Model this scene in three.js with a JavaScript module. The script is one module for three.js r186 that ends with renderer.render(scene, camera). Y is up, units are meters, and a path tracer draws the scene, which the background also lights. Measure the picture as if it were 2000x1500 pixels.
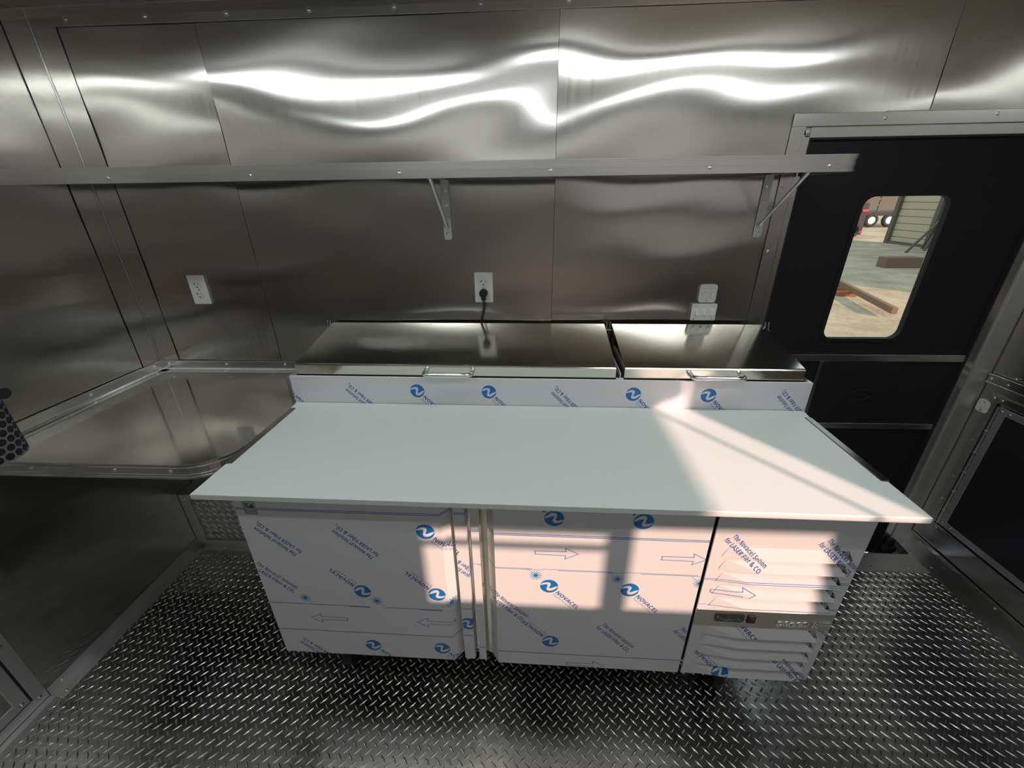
import * as THREE from 'three';
import { RoundedBoxGeometry } from 'three/addons/geometries/RoundedBoxGeometry.js';
import { mergeGeometries } from 'three/addons/utils/BufferGeometryUtils.js';
import { RectAreaLightUniformsLib } from 'three/addons/lights/RectAreaLightUniformsLib.js';

// ---------------------------------------------------------------- camera, sky, sun, exposure
RectAreaLightUniformsLib.init();
const scene = new THREE.Scene();
const renderer = new THREE.WebGLRenderer({ antialias: true });
renderer.toneMapping = THREE.LinearToneMapping;
renderer.toneMappingExposure = 1.0;
renderer.shadowMap.enabled = true;

const camera = new THREE.PerspectiveCamera(2 * Math.atan(750 / 800.19) * 180 / Math.PI, 4 / 3, 0.02, 300);
camera.position.set(-0.0256, 1.5288, 1.5915);
camera.rotation.order = 'YXZ';
camera.rotation.set(-0.4251, 0.0563, -0.0133);
scene.add(camera);

const SUN = new THREE.Vector3(0.698, 0.51, 1).normalize();          // towards the sun
scene.background = lin(0.92, 1.08, 1.30);                              // hazy, even daylight sky

const sun = new THREE.DirectionalLight(new THREE.Color(1.0, 0.65, 0.56), 6.8);
sun.name = 'sunlight';
sun.position.copy(SUN).multiplyScalar(30);
sun.shadow.radius = 1.8;
Object.assign(sun.shadow.camera, { left: -25, right: 25, top: 25, bottom: -25, near: 1, far: 90 });
sun.shadow.mapSize.set(2048, 2048);
scene.add(sun, sun.target);
const LED_GLOW = 7.0, LED_LIGHT = 20, LED_COLOR = lin(0.93, 1.0, 0.99);

// ---------------------------------------------------------------- helpers
let seed = 20240;
const rnd = () => { seed = (seed * 1664525 + 1013904223) >>> 0; return seed / 4294967296; };
function lin(r, g, b) { return new THREE.Color().setRGB(r, g, b); }
const taken = new Map();
const numbered = (n) => { const k = taken.get(n) ?? 0; taken.set(n, k + 1); return k ? n + '_' + String(k).padStart(3, '0') : n; };
function merge(gs) {
  gs = [].concat(gs);
  if (gs.length === 1) return gs[0];
  return mergeGeometries(gs.map((g) => {
    let h = g.index ? g.toNonIndexed() : g.clone();
    for (const k of Object.keys(h.attributes)) if (!['position', 'normal', 'uv'].includes(k)) h.deleteAttribute(k);
    if (!h.attributes.uv) h.setAttribute('uv', new THREE.Float32BufferAttribute(new Float32Array(h.attributes.position.count * 2), 2));
    return h;
  }));
}
function part(name, gs, m, parent, label) {
  const o = new THREE.Mesh(merge(gs), m);
  o.name = name;
  if (label) o.userData.label = label;
  parent.add(o);
  return o;
}
function group(name, x = 0, y = 0, z = 0) { const o = new THREE.Group(); o.name = numbered(name); o.position.set(x, y, z); scene.add(o); return o; }
function thing(name, label, category, pos = [0, 0, 0], grp) { const o = group(name, ...pos); Object.assign(o.userData, { label, category }); if (grp) o.userData.group = grp; return o; }
function single(name, label, category, gs, m, grp) { const o = part(numbered(name), gs, m, scene); Object.assign(o.userData, { label, category }); if (grp) o.userData.group = grp; return o; }
function structure(name, label, gs, m) { const o = gs ? part(name, gs, m, scene) : group(name); Object.assign(o.userData, { kind: 'structure', label }); return o; }
// boxes by their bounds; r rounds the edges
function bx(x0, x1, y0, y1, z0, z1, r = 0) {
  const w = Math.abs(x1 - x0), h = Math.abs(y1 - y0), d = Math.abs(z1 - z0);
  const g = r ? new RoundedBoxGeometry(w, h, d, 2, Math.min(r, w / 2.05, h / 2.05, d / 2.05)) : new THREE.BoxGeometry(w, h, d);
  g.translate((x0 + x1) / 2, (y0 + y1) / 2, (z0 + z1) / 2);
  return metreUV(g);
}
// uv in metres from position, by the main direction of each normal
function metreUV(g) {
  const p = g.attributes.position, n = g.attributes.normal, uv = new Float32Array(p.count * 2);
  for (let i = 0; i < p.count; i++) {
    const ax = Math.abs(n.getX(i)), ay = Math.abs(n.getY(i)), az = Math.abs(n.getZ(i));
    if (ax >= ay && ax >= az) { uv[2 * i] = p.getZ(i); uv[2 * i + 1] = p.getY(i); }
    else if (ay >= az) { uv[2 * i] = p.getX(i); uv[2 * i + 1] = p.getZ(i); }
    else { uv[2 * i] = p.getX(i); uv[2 * i + 1] = p.getY(i); }
  }
  g.setAttribute('uv', new THREE.BufferAttribute(uv, 2));
  return g;
}
function planarUV(g, x0, x1, y0, y1) {
  const p = g.attributes.position, uv = new Float32Array(p.count * 2);
  for (let i = 0; i < p.count; i++) { uv[2 * i] = (p.getX(i) - x0) / (x1 - x0); uv[2 * i + 1] = (p.getY(i) - y0) / (y1 - y0); }
  g.setAttribute('uv', new THREE.BufferAttribute(uv, 2));
  return g;
}
const cyl = (r0, r1, h, n = 20) => new THREE.CylinderGeometry(r0, r1, h, n);
const tube = (pts, r, seg = 40, rad = 10) => new THREE.TubeGeometry(new THREE.CatmullRomCurve3(pts.map((p) => new THREE.Vector3(...p))), seg, r, rad);
function rod(a, b, r, n = 12) {
  const A = new THREE.Vector3(...a), B = new THREE.Vector3(...b), d = B.clone().sub(A), g = cyl(r, r, d.length(), n);
  g.applyQuaternion(new THREE.Quaternion().setFromUnitVectors(new THREE.Vector3(0, 1, 0), d.clone().normalize()));
  g.translate(...A.add(B).multiplyScalar(0.5).toArray());
  return g;
}
// outline in (x, z) raised from y0 to y1
function slab(pts, y0, y1, bevel = 0, holes = []) {
  const s = new THREE.Shape(pts.map(([x, z]) => new THREE.Vector2(x, -z)));
  for (const h of holes) s.holes.push(new THREE.Path(h.map(([x, z]) => new THREE.Vector2(x, -z))));
  const g = new THREE.ExtrudeGeometry(s, { depth: y1 - y0 - 2 * bevel, bevelEnabled: bevel > 0, bevelSize: bevel, bevelThickness: bevel, bevelOffset: -bevel, bevelSegments: 2, curveSegments: 12 });
  g.rotateX(-Math.PI / 2); g.translate(0, y0 + bevel, 0);
  return metreUV(g);
}
// outline in (x, y), thick from z0 to z1
function plate(shape, z0, z1, bevel = 0) {
  const g = new THREE.ExtrudeGeometry(shape, { depth: z1 - z0 - 2 * bevel, bevelEnabled: bevel > 0, bevelSize: bevel, bevelThickness: bevel, bevelOffset: -bevel, bevelSegments: 2, curveSegments: 10 });
  g.translate(0, 0, z0 + bevel);
  return metreUV(g);
}
function roundRect(x0, x1, y0, y1, r, S = THREE.Shape) {
  const s = new S();
  s.moveTo(x0 + r, y0); s.lineTo(x1 - r, y0); s.absarc(x1 - r, y0 + r, r, -Math.PI / 2, 0); s.lineTo(x1, y1 - r); s.absarc(x1 - r, y1 - r, r, 0, Math.PI / 2);
  s.lineTo(x0 + r, y1); s.absarc(x0 + r, y1 - r, r, Math.PI / 2, Math.PI); s.lineTo(x0, y0 + r); s.absarc(x0 + r, y0 + r, r, Math.PI, Math.PI * 1.5);
  return s;
}
// profile in (z, y) run along x
function alongX(pts, x0, x1, bevel = 0) {
  const s = new THREE.Shape(pts.map(([z, y]) => new THREE.Vector2(-z, y)));
  const g = new THREE.ExtrudeGeometry(s, { depth: x1 - x0 - 2 * bevel, bevelEnabled: bevel > 0, bevelSize: bevel, bevelThickness: bevel, bevelOffset: -bevel, bevelSegments: 2 });
  g.rotateY(Math.PI / 2); g.translate(x0 + bevel, 0, 0);
  return metreUV(g);
}
// a warped sheet of metal: f(u, v) -> depth; at(u, v, depth) -> point; keep(u, v) drops cells
function sheet(u0, u1, v0, v1, step, f, at, keep) {
  const nu = Math.max(2, Math.round((u1 - u0) / step)), nv = Math.max(2, Math.round((v1 - v0) / step)), P = [], N = [], UV = [], I = [], e = 1e-3;
  const V = (u, v) => new THREE.Vector3(...at(u, v, f(u, v)));
  for (let j = 0; j <= nv; j++) for (let i = 0; i <= nu; i++) {
    const u = u0 + (u1 - u0) * i / nu, v = v0 + (v1 - v0) * j / nv, p = V(u, v);
    const n = V(u + e, v).sub(V(u - e, v)).cross(V(u, v + e).sub(V(u, v - e))).normalize();
    P.push(...p.toArray()); N.push(...n.toArray()); UV.push(u, v);
  }
  for (let j = 0; j < nv; j++) for (let i = 0; i < nu; i++) {
    if (keep && !keep(u0 + (u1 - u0) * (i + 0.5) / nu, v0 + (v1 - v0) * (j + 0.5) / nv)) continue;
    const a = j * (nu + 1) + i, b = a + 1, c = a + nu + 1, d = c + 1;
    I.push(a, b, d, a, d, c);
  }
  const g = new THREE.BufferGeometry();
  g.setAttribute('position', new THREE.Float32BufferAttribute(P, 3)); g.setAttribute('normal', new THREE.Float32BufferAttribute(N, 3)); g.setAttribute('uv', new THREE.Float32BufferAttribute(UV, 2)); g.setIndex(I);
  return g;
}
function warp(k, amp) {                                            // oil-canning of thin sheet: long along u, short along v
  const w = [];
  let s = k * 7919 + 13;
  const r = () => { s = (s * 1103515245 + 12345) & 0x7fffffff; return s / 0x7fffffff; };
  for (let i = 0; i < 9; i++) { const lv = 0.16 + 0.42 * r(), lu = 0.45 + 1.3 * r(); w.push([2 * Math.PI / lu * (r() < 0.5 ? -1 : 1), 2 * Math.PI / lv, 6.28 * r(), amp * lv / 2.4 * (0.5 + r())]); }
  return (u, v) => w.reduce((t, [a, b, c, d]) => t + d * 0.1 * Math.sin(a * u + b * v + c), 0);
}

// ---------------------------------------------------------------- textures
function noiseTexture(size, fn, srgb, repeat) {
  const d = new Uint8Array(size * size * 4);
  for (let y = 0; y < size; y++) for (let x = 0; x < size; x++) { const c = fn(x / size, y / size), i = (y * size + x) * 4; d[i] = c[0]; d[i + 1] = c[1]; d[i + 2] = c[2]; d[i + 3] = 255; }
  const t = new THREE.DataTexture(d, size, size, THREE.RGBAFormat);
  t.magFilter = THREE.LinearFilter; t.wrapS = t.wrapT = THREE.RepeatWrapping; if (srgb) t.colorSpace = THREE.SRGBColorSpace; if (repeat) t.repeat.set(...repeat); t.needsUpdate = true;
  return t;
}
function tileNoise(cells, k) {                                      // smooth value noise that tiles over 0..1
  let s = k * 104729 + 7; const v = [];
  for (let i = 0; i < cells * cells; i++) { s = (s * 1103515245 + 12345) & 0x7fffffff; v.push(s / 0x7fffffff); }
  const g = (x, y) => v[((y % cells) + cells) % cells * cells + ((x % cells) + cells) % cells];
  return (x, y) => {
    x *= cells; y *= cells; const i = Math.floor(x), j = Math.floor(y); let a = x - i, b = y - j; a = a * a * (3 - 2 * a); b = b * b * (3 - 2 * b);
    return (g(i, j) * (1 - a) + g(i + 1, j) * a) * (1 - b) + (g(i, j + 1) * (1 - a) + g(i + 1, j + 1) * a) * b;
  };
}
const n8 = tileNoise(8, 1), n24 = tileNoise(24, 2), n64 = tileNoise(64, 3), n160 = tileNoise(160, 4);
const byte = (v) => Math.max(0, Math.min(255, Math.round(v)));
// smudges and handling marks on the floor plate: rougher and smoother patches
const scuffTex = noiseTexture(512, (x, y) => { const v = byte(95 + 75 * n8(x, y) + 50 * n24(x, y) + 35 * n160(x, y)); return [v, v, v]; }, false, [0.8, 0.8]);
const scuffColor = noiseTexture(512, (x, y) => { const v = byte(205 + 26 * n8(y, x) + 24 * n64(x, y)); return [v, v, byte(v - 2)]; }, true, [0.8, 0.8]);
const concreteTex = noiseTexture(512, (x, y) => { const v = 128 + 30 * n8(x, y) + 26 * n24(x, y) + 22 * n160(x, y); return [byte(v + 8), byte(v), byte(v - 20)]; }, true, [0.16, 0.16]);
const woodTex = noiseTexture(256, (x, y) => { const v = 0.6 * n8(x * 0.25, y) + 0.4 * n64(x * 0.12, y); return [byte(120 + 60 * v), byte(72 + 46 * v), byte(40 + 30 * v)]; }, true, [1, 4]);
const grainTex = noiseTexture(512, (x, y) => { const v = byte(185 + 28 * n160(x, y * 0.02) + 20 * n64(x * 2, y * 0.04) + 10 * n8(x, y)); return [v, v, v]; }, false, [1.3, 1.3]);

// ---------------------------------------------------------------- materials
const std = (o) => new THREE.MeshStandardMaterial(o), phy = (o) => new THREE.MeshPhysicalMaterial(o);
const M = {
  wall: phy({ name: 'brushed stainless sheet', color: lin(0.62, 0.60, 0.575), metalness: 1, roughness: 0.215, roughnessMap: grainTex, anisotropy: 1.0 }),
  wallSide: phy({ name: 'brushed stainless side sheet', color: lin(0.62, 0.60, 0.57), metalness: 1, roughness: 0.19, anisotropy: 1.0 }),
  wallFront: phy({ name: 'polished stainless front sheet', color: lin(0.68, 0.66, 0.63), metalness: 1, roughness: 0.38, anisotropy: 0.6 }),
  ceil: phy({ name: 'stainless ceiling', color: lin(0.60, 0.58, 0.55), metalness: 1, roughness: 0.34, anisotropy: 0.6 }),
  alu: phy({ name: 'mill aluminium trim', color: lin(0.66, 0.66, 0.65), metalness: 1, roughness: 0.22, anisotropy: 0.5 }),
  aluDull: phy({ name: 'dull aluminium', color: lin(0.72, 0.72, 0.71), metalness: 1, roughness: 0.5 }),
  lid: phy({ name: 'polished stainless lid', color: lin(0.76, 0.74, 0.66), metalness: 1, roughness: 0.14, anisotropy: 0.4 }),
  counter: phy({ name: 'stainless counter', color: lin(0.47, 0.46, 0.42), metalness: 1, roughness: 0.10, anisotropy: 0.3 }),
  chrome: phy({ name: 'chrome', color: lin(0.8, 0.8, 0.8), metalness: 1, roughness: 0.06 }),
  screw: phy({ name: 'zinc screw', color: lin(0.75, 0.75, 0.74), metalness: 1, roughness: 0.25 }),
  bareSteel: phy({ name: 'bare control strip', color: lin(0.62, 0.58, 0.54), metalness: 1, roughness: 0.4, anisotropy: 0.6 }),
  darkSteel: phy({ name: 'steel edge strip', color: lin(0.30, 0.28, 0.26), metalness: 1, roughness: 0.22 }),
  plateFloor: phy({ name: 'aluminium tread plate', color: lin(0.60, 0.59, 0.57), metalness: 1, roughness: 0.40, roughnessMap: scuffTex, map: scuffColor }),
  tread: phy({ name: 'worn tread bar', color: lin(0.62, 0.62, 0.61), metalness: 1, roughness: 0.26 }),
  board: phy({ name: 'white polyethylene', color: lin(0.74, 0.79, 0.765), roughness: 0.42, clearcoat: 0.15, clearcoatRoughness: 0.4 }),
  black: std({ name: 'black plastic', color: lin(0.010, 0.010, 0.012), roughness: 0.5 }),
  blackDoor: std({ name: 'black door skin', color: lin(0.0035, 0.0035, 0.004), roughness: 0.75 }),
  rubber: std({ name: 'black rubber', color: lin(0.016, 0.016, 0.017), roughness: 0.7 }),  // also colours the painted shade in door, lid and hatch gaps
  core: std({ name: 'plywood wall core', color: lin(0.16, 0.12, 0.08), roughness: 0.9 }),
  white: phy({ name: 'white plastic', color: lin(0.74, 0.74, 0.72), roughness: 0.4 }),
  offWhite: phy({ name: 'off-white plastic', color: lin(0.68, 0.69, 0.66), roughness: 0.45 }),
  slot: std({ name: 'slot', color: lin(0.02, 0.02, 0.02), roughness: 0.8 }),
  glass: phy({ name: 'window glass', color: lin(0.93, 0.95, 0.90), transmission: 1, thickness: 0, roughness: 0.01, ior: 1.5 }),
  display: phy({ name: 'display glass', color: lin(0.012, 0.012, 0.014), roughness: 0.08, clearcoat: 1 }),
  concrete: std({ name: 'yard concrete', color: lin(0.95, 0.92, 0.82), map: concreteTex, roughness: 0.9 }),
  siding: std({ name: 'ribbed metal siding', color: lin(0.50, 0.43, 0.29), roughness: 0.6 }),
  sidingDark: std({ name: 'dark steel column', color: lin(0.10, 0.09, 0.07), roughness: 0.6 }),
  wood: std({ name: 'lumber', color: lin(1, 1, 1), map: woodTex, roughness: 0.8 }),
  brown: std({ name: 'weathered timber', color: lin(0.20, 0.13, 0.08), roughness: 0.85 }),
  red: std({ name: 'red lens', color: lin(0.55, 0.03, 0.04), roughness: 0.3 }),
  pale: std({ name: 'pale paint', color: lin(0.55, 0.55, 0.5), roughness: 0.6 }),
  greyNet: std({ name: 'grey moulded plastic', color: lin(0.22, 0.22, 0.23), roughness: 0.5 }),
  led: std({ name: 'LED diffuser', color: lin(0.8, 0.8, 0.78), emissive: LED_COLOR, emissiveIntensity: LED_GLOW, roughness: 0.5 }),
};

// protective film with its blue print; drawn in metres, y up
const BLUE = '#0d6fbb', INK = '#1c4797';
function printer(ctx) {
  const at = (x, y, a, fn) => { ctx.save(); ctx.translate(x, y); ctx.rotate(a); fn(); ctx.restore(); };
  const words = (t, x, y, h, len, font = 'sans-serif', weight = '') => {      // baseline starts at x, y in the current frame, spread over len
    ctx.save(); ctx.translate(x, y); ctx.scale(1, -1);
    ctx.font = weight + ' 100px ' + font; const w = ctx.measureText(t).width; ctx.scale(len / w, h / 100); ctx.fillText(t, 0, 0); ctx.restore();
  };
  const D = -Math.PI / 4;
  const P = {
    logo(x, y, flip = 0, ink = BLUE) {
      const r = 0.0245;
      at(x, y, flip ? Math.PI : 0, () => {
        ctx.fillStyle = ink; ctx.beginPath(); ctx.arc(0, 0, r, 0, 7); ctx.fill();
        ctx.fillStyle = P.film; ctx.beginPath();
        ctx.moveTo(-1.03 * r, 0.16 * r); ctx.bezierCurveTo(-0.7 * r, 0.62 * r, -0.1 * r, 0.72 * r, 0.12 * r, 0.5 * r); ctx.bezierCurveTo(0.3 * r, 0.25 * r, -0.02 * r, -0.1 * r, 0.02 * r, -0.3 * r);
        ctx.bezierCurveTo(0.2 * r, -0.4 * r, 0.5 * r, -0.02 * r, 1.03 * r, 0.06 * r); ctx.bezierCurveTo(0.75 * r, -0.45 * r, 0.25 * r, -0.85 * r, -0.15 * r, -0.66 * r);
        ctx.bezierCurveTo(-0.5 * r, -0.4 * r, -0.05 * r, 0.05 * r, -0.2 * r, 0.24 * r); ctx.bezierCurveTo(-0.4 * r, 0.4 * r, -0.7 * r, 0.1 * r, -1.03 * r, 0.16 * r); ctx.fill();
        ctx.rotate(D); ctx.fillStyle = INK; words('NOVACEL', 0.029, -0.006, 0.0175, 0.088, 'sans-serif', 'bold'); ctx.fillStyle = '#5f7db4'; words('Beyond The Surface', 0.03, -0.0155, 0.0082, 0.074);
      });
    },
    text(x, y, flip = 0, second = 'for LASER Fiber & CO') {                  // x, y: where the first line starts
      at(x, y, (flip ? Math.PI : 0) + D, () => {
        ctx.fillStyle = INK; words('The Novacel Solution', 0, 0, 0.0185, 0.134, 'sans-serif', 'bold');
        const o = second.startsWith('for') ? -0.004 : 0.018, l = second.startsWith('for') ? 0.138 : 0.115;
        words(second, o, -0.0205, 0.0185, l, 'sans-serif', 'bold'); words('2', o + l + 0.001, -0.024, 0.011, 0.005, 'sans-serif', 'bold');
      });
    },
    line(x0, x1, y, two = 1, w = 0.002) { ctx.fillStyle = '#356bb6'; for (let k = 0; k < two; k++) ctx.fillRect(x0, y - k * 0.0048, x1 - x0, w); },
    burst(x, y, up = 1) {
      at(x, y, 0, () => {
        ctx.strokeStyle = INK; ctx.lineWidth = 0.0014;
        for (let i = 0; i < 14; i++) { const a = i * Math.PI / 7; ctx.beginPath(); ctx.moveTo(0.008 * Math.cos(a), 0.008 * Math.sin(a)); ctx.lineTo(0.0168 * Math.cos(a), 0.0168 * Math.sin(a)); ctx.stroke(); }
        ctx.fillStyle = '#6fb2e0'; ctx.beginPath(); ctx.arc(0, 0, 0.0088, 0, 7); ctx.fill(); ctx.fillStyle = BLUE; ctx.beginPath(); ctx.arc(0, 0, 0.005, 0, 7); ctx.fill();
        ctx.strokeStyle = '#4f7cbb'; ctx.lineWidth = 0.0012; ctx.beginPath(); ctx.moveTo(up ? -0.010 : 0.010, up ? 0.010 : -0.010); ctx.lineTo(up ? -0.024 : 0.026, up ? 0.0245 : -0.0255); ctx.stroke();
      });
    },
    arrow(x, y, dir) {                                                        // x, y: the tip
      at(x, y, 0, () => {
        ctx.scale(dir, 1); ctx.strokeStyle = '#2c5fb0'; ctx.lineWidth = 0.0017; ctx.beginPath();
        [[0, 0], [-0.034, 0.019], [-0.032, 0.007], [-0.113, 0.0055], [-0.1105, 0], [-0.113, -0.0055], [-0.032, -0.007], [-0.034, -0.019]].forEach(([a, b], i) => (i ? ctx.lineTo(a, b) : ctx.moveTo(a, b)));
        ctx.closePath(); ctx.stroke();
      });
    },
    film: '#dcdce1',
  };
  return P;
}
function filmMaterial(name, x0, x1, y0, y1, width, draw) {
  const c = document.createElement('canvas'), s = width / (x1 - x0);
  c.width = width; c.height = Math.round((y1 - y0) * s);
  const ctx = c.getContext('2d'), P = printer(ctx);
  ctx.fillStyle = P.film; ctx.fillRect(0, 0, c.width, c.height);
  ctx.setTransform(s, 0, 0, -s, -x0 * s, y1 * s);
  draw(P, ctx);
  const t = new THREE.CanvasTexture(c); t.colorSpace = THREE.SRGBColorSpace; t.wrapS = t.wrapT = THREE.ClampToEdgeWrapping;
  const m = phy({ name, map: t, color: lin(1, 1, 1), roughness: 0.36, clearcoat: 0.25, clearcoatRoughness: 0.25 });
  m.userData.box = [x0, x1, y0, y1];
  return m;
}
const filmUV = (g, m) => planarUV(g, ...m.userData.box);

const FILM_LEFT = filmMaterial('printed film on left door', -0.80, -0.17, 0.22, 0.88, 1400, (P, c) => {
  P.line(-0.80, -0.17, 0.8035, 2); P.line(-0.80, -0.69, 0.4475, 1, 0.0028); P.line(-0.69, -0.655, 0.4475);
  for (const x of [-0.655, -0.441, -0.224]) { P.line(x, x + 0.165, 0.4475, 1, 0.0024); P.line(x + 0.1, x + 0.165, 0.4455); }
  P.line(-0.80, -0.17, 0.3305, 1, 0.003);
  P.text(-0.662, 0.647, 1); P.text(-0.447, 0.647, 1); P.text(-0.7935, 0.6035, 0, 'LASER Fiber & CO');
  P.text(-0.6415, 0.1835, 1); c.save(); c.beginPath(); c.rect(-0.2215, 0.2, 0.1, 0.7); c.clip(); P.text(-0.152, 0.548, 1); c.restore();
  for (const [x, y] of [[-0.6795, 0.4744], [-0.4654, 0.4752], [-0.2482, 0.476]]) P.burst(x, y, 0);
  P.logo(-0.2968, 0.745); P.logo(-0.502, 0.5123, 1); P.logo(-0.2861, 0.5133, 1); P.logo(-0.5066, 0.2751); P.logo(-0.2911, 0.2775);
  P.arrow(-0.6803, 0.3890, -1); P.arrow(-0.3571, 0.3920, -1);
  P.logo(-0.205, 0.385);
  // round two-coloured sticker on a clear square
  c.fillStyle = '#9a9f98'; c.fillRect(-0.7715, 0.783, 0.036, 0.046);
  c.fillStyle = '#c4c9c0'; c.beginPath(); c.arc(-0.7531, 0.8115, 0.0128, 0, 7); c.fill();
  c.fillStyle = '#3b8f35'; c.beginPath(); c.arc(-0.7575, 0.8125, 0.0085, 0, 7); c.fill(); c.fillStyle = '#223f93'; c.beginPath(); c.arc(-0.7485, 0.8105, 0.0078, 0, 7); c.fill();
  c.fillStyle = '#c9cfc4'; c.beginPath(); c.arc(-0.7530, 0.8145, 0.0030, 0, 7); c.fill();
});
const FILM_RIGHT = filmMaterial('printed film on right door', -0.20, 0.43, 0.22, 0.88, 1400, (P) => {
  P.line(-0.20, 0.43, 0.7485, 2); P.line(-0.20, 0.43, 0.279, 1, 0.003);
  for (const x of [-0.205, 0.01, 0.226]) { P.line(x, x + 0.185, 0.6285, 1, 0.0013); P.line(x + 0.04, x + 0.215, 0.6255, 1, 0.0013); }
  P.logo(0.0342, 0.8045, 1); P.logo(0.2527, 0.8041, 1);
  for (const [x, y] of [[-0.0094, 0.6052], [0.2079, 0.6039], [0.4207, 0.6003]]) P.burst(x, y, 1);
  P.logo(0.0275, 0.5662); P.logo(0.2438, 0.5651); P.logo(0.0371, 0.3371, 1);
  P.text(0.1802, 0.4185); P.text(0.3969, 0.4186); P.text(-0.1290, 0.5290);
  P.arrow(0.0998, 0.6878, 1); P.arrow(0.4236, 0.6853, 1); P.arrow(0.20, 0.236, 1);
});
const FILM_GRILLE = filmMaterial('printed film on louvred panel', 0.42, 0.80, 0.22, 0.88, 1000, (P) => {
  P.text(0.4699, 0.765); P.text(0.6942, 0.7616); P.text(0.6874, 0.3196);
  P.line(0.42, 0.80, 0.6205, 2, 0.0014); P.line(0.42, 0.80, 0.5235, 1, 0.0013); P.line(0.50, 0.80, 0.519, 1, 0.0013);
  P.arrow(0.5645, 0.5758, 1); P.logo(0.5373, 0.2462, 1); P.logo(0.528, 0.478); P.logo(0.735, 0.478);
  P.text(0.80, 0.585);
});
const FILM_RAIL = filmMaterial('printed film on raised rail', -0.87, 0.87, 0.86, 0.99, 2048, (P) => {
  for (const x of [-0.4206, -0.1749, 0.3053, 0.5472]) P.logo(x, 0.9345);
  for (const x of [-0.5720, 0.1350, 0.8640]) P.text(x, 0.8460, 1);
  P.text(-0.80, 0.83, 1);
});
const filmSmall = filmMaterial('film on lid divider', 0, 0.4, 0, 0.1, 64, (P) => { P.line(0, 0.4, 0.02); });

// ---------------------------------------------------------------- room shell
const XL = -1.65, XR = 1.79, ZF = 2.05, CEIL = 2.085, DOOR_L = 0.84, DOOR_TOP = 1.745;
const screwGeo = (() => { const g = new THREE.SphereGeometry(0.0052, 10, 5, 0, 6.3, 0, Math.PI / 2); g.scale(1, 0.55, 1); const c = cyl(0.0068, 0.0068, 0.0012, 12); return merge([g, c, bx(-0.0032, 0.0032, 0.0026, 0.0032, -0.0006, 0.0006), bx(-0.0006, 0.0006, 0.0026, 0.0032, -0.0032, 0.0032)]); })();
const AX = { x: new THREE.Vector3(1, 0, 0), '-x': new THREE.Vector3(-1, 0, 0), y: new THREE.Vector3(0, 1, 0), '-y': new THREE.Vector3(0, -1, 0), z: new THREE.Vector3(0, 0, 1) };
function screw(parent, x, y, z, dir = 'z', s = 1, m = M.screw) {
  const o = new THREE.Mesh(screwGeo, m); o.name = 'screw'; o.position.set(x, y, z); o.scale.setScalar(s);
  o.quaternion.setFromUnitVectors(AX.y, AX[dir]); parent.add(o); return o;
}

// floor: plate with a step-down at the entry door, its tread bars added below
const floor = structure('floor', 'aluminium diamond plate floor', slab([[XL - 0.06, -0.06], [DOOR_L, -0.06], [DOOR_L, 0.10], [XR + 0.06, 0.10], [XR + 0.06, ZF + 0.06], [XL - 0.06, ZF + 0.06]], -0.04, 0), M.plateFloor);
part('step_well', [bx(DOOR_L - 0.03, XR + 0.06, -0.16, -0.13, -0.06, 0.13), bx(DOOR_L, XR + 0.06, -0.13, -0.04, 0.10, 0.13), bx(DOOR_L - 0.03, DOOR_L, -0.13, -0.04, -0.06, 0.13)], M.aluDull, floor);
part('sill_plate', bx(0.90, XR - 0.03, 0, 0.004, 0.095, 0.196, 0.001), M.aluDull, floor, 'plain aluminium sill strip at the entry door');
for (const x of [1.50, 1.66]) screw(floor, x, 0.004, 0.175, 'y');

{ // tread bars: pointed bars, two directions, in a staggered lattice
  const outline = [[-0.0145, 0], [-0.007, 0.0022], [0, 0.0030], [0.007, 0.0022], [0.0145, 0], [0.007, -0.0022], [0, -0.0030], [-0.007, -0.0022]];
  const bar = (turn) => {
    const P = [], I = [], ridge = [[-0.007, 0], [0.007, 0]];
    for (const [x, z] of outline) P.push(x, 0, z);
    for (const [x, z] of ridge) P.push(x, 0.0017, z);
    const n = 8, A = 8, B = 9;
    for (const [a, b, c] of [[0, A, 7], [0, 1, A], [1, 2, A], [2, B, A], [2, 3, B], [3, 4, B], [4, 5, B], [5, 6, B], [6, A, B], [6, 7, A]]) I.push(a, b, c);
    const g = new THREE.BufferGeometry(); g.setAttribute('position', new THREE.Float32BufferAttribute(P, 3)); g.setIndex(I);
    const f = g.toNonIndexed(); f.rotateY(turn); f.computeVertexNormals(); return metreUV(f);
  };
  const bars = [bar(Math.PI / 4), bar(-Math.PI / 4)];
  camera.updateMatrixWorld(true); camera.updateProjectionMatrix();
  const spots = [], PX = 0.0335, PZ = 0.0325;
  for (let j = 0; j < 2 * (ZF - 0.02) / PZ; j++) for (let i = 0; i < (XR - XL) / PX; i++) {
    const x = XL + 0.03 + (i + (j % 2) * 0.5) * PX, z = 0.03 + j * PZ / 2;
    if (x > XR - 0.02 || z > ZF - 0.02 || (x > DOOR_L - 0.02 && z < 0.205) || (x < -0.8 && z < 0.21)) continue;
    const p = new THREE.Vector3(x, 0, z).project(camera), seen = Math.abs(p.x) < 1 && Math.abs(p.y) < 1 && p.z < 1 && z > 0.86;
    spots.push([x, z, j % 2, seen ? p.y : 9]);
  }
  spots.sort((a, b) => a[3] - b[3]);
  spots.slice(0, 300).forEach(([x, z, k]) => { const o = new THREE.Mesh(bars[k], M.tread); o.name = 'tread_bar'; o.position.set(x, 0, z); floor.add(o); });
  const rest = spots.slice(300).map(([x, z, k]) => bars[k].clone().translate(x, 0, z));
  const o = part('tread_bars', rest, M.tread, floor, 'raised tread bars of the floor plate'); o.userData.kind = 'stuff';
  M.bars = bars;
}

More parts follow.
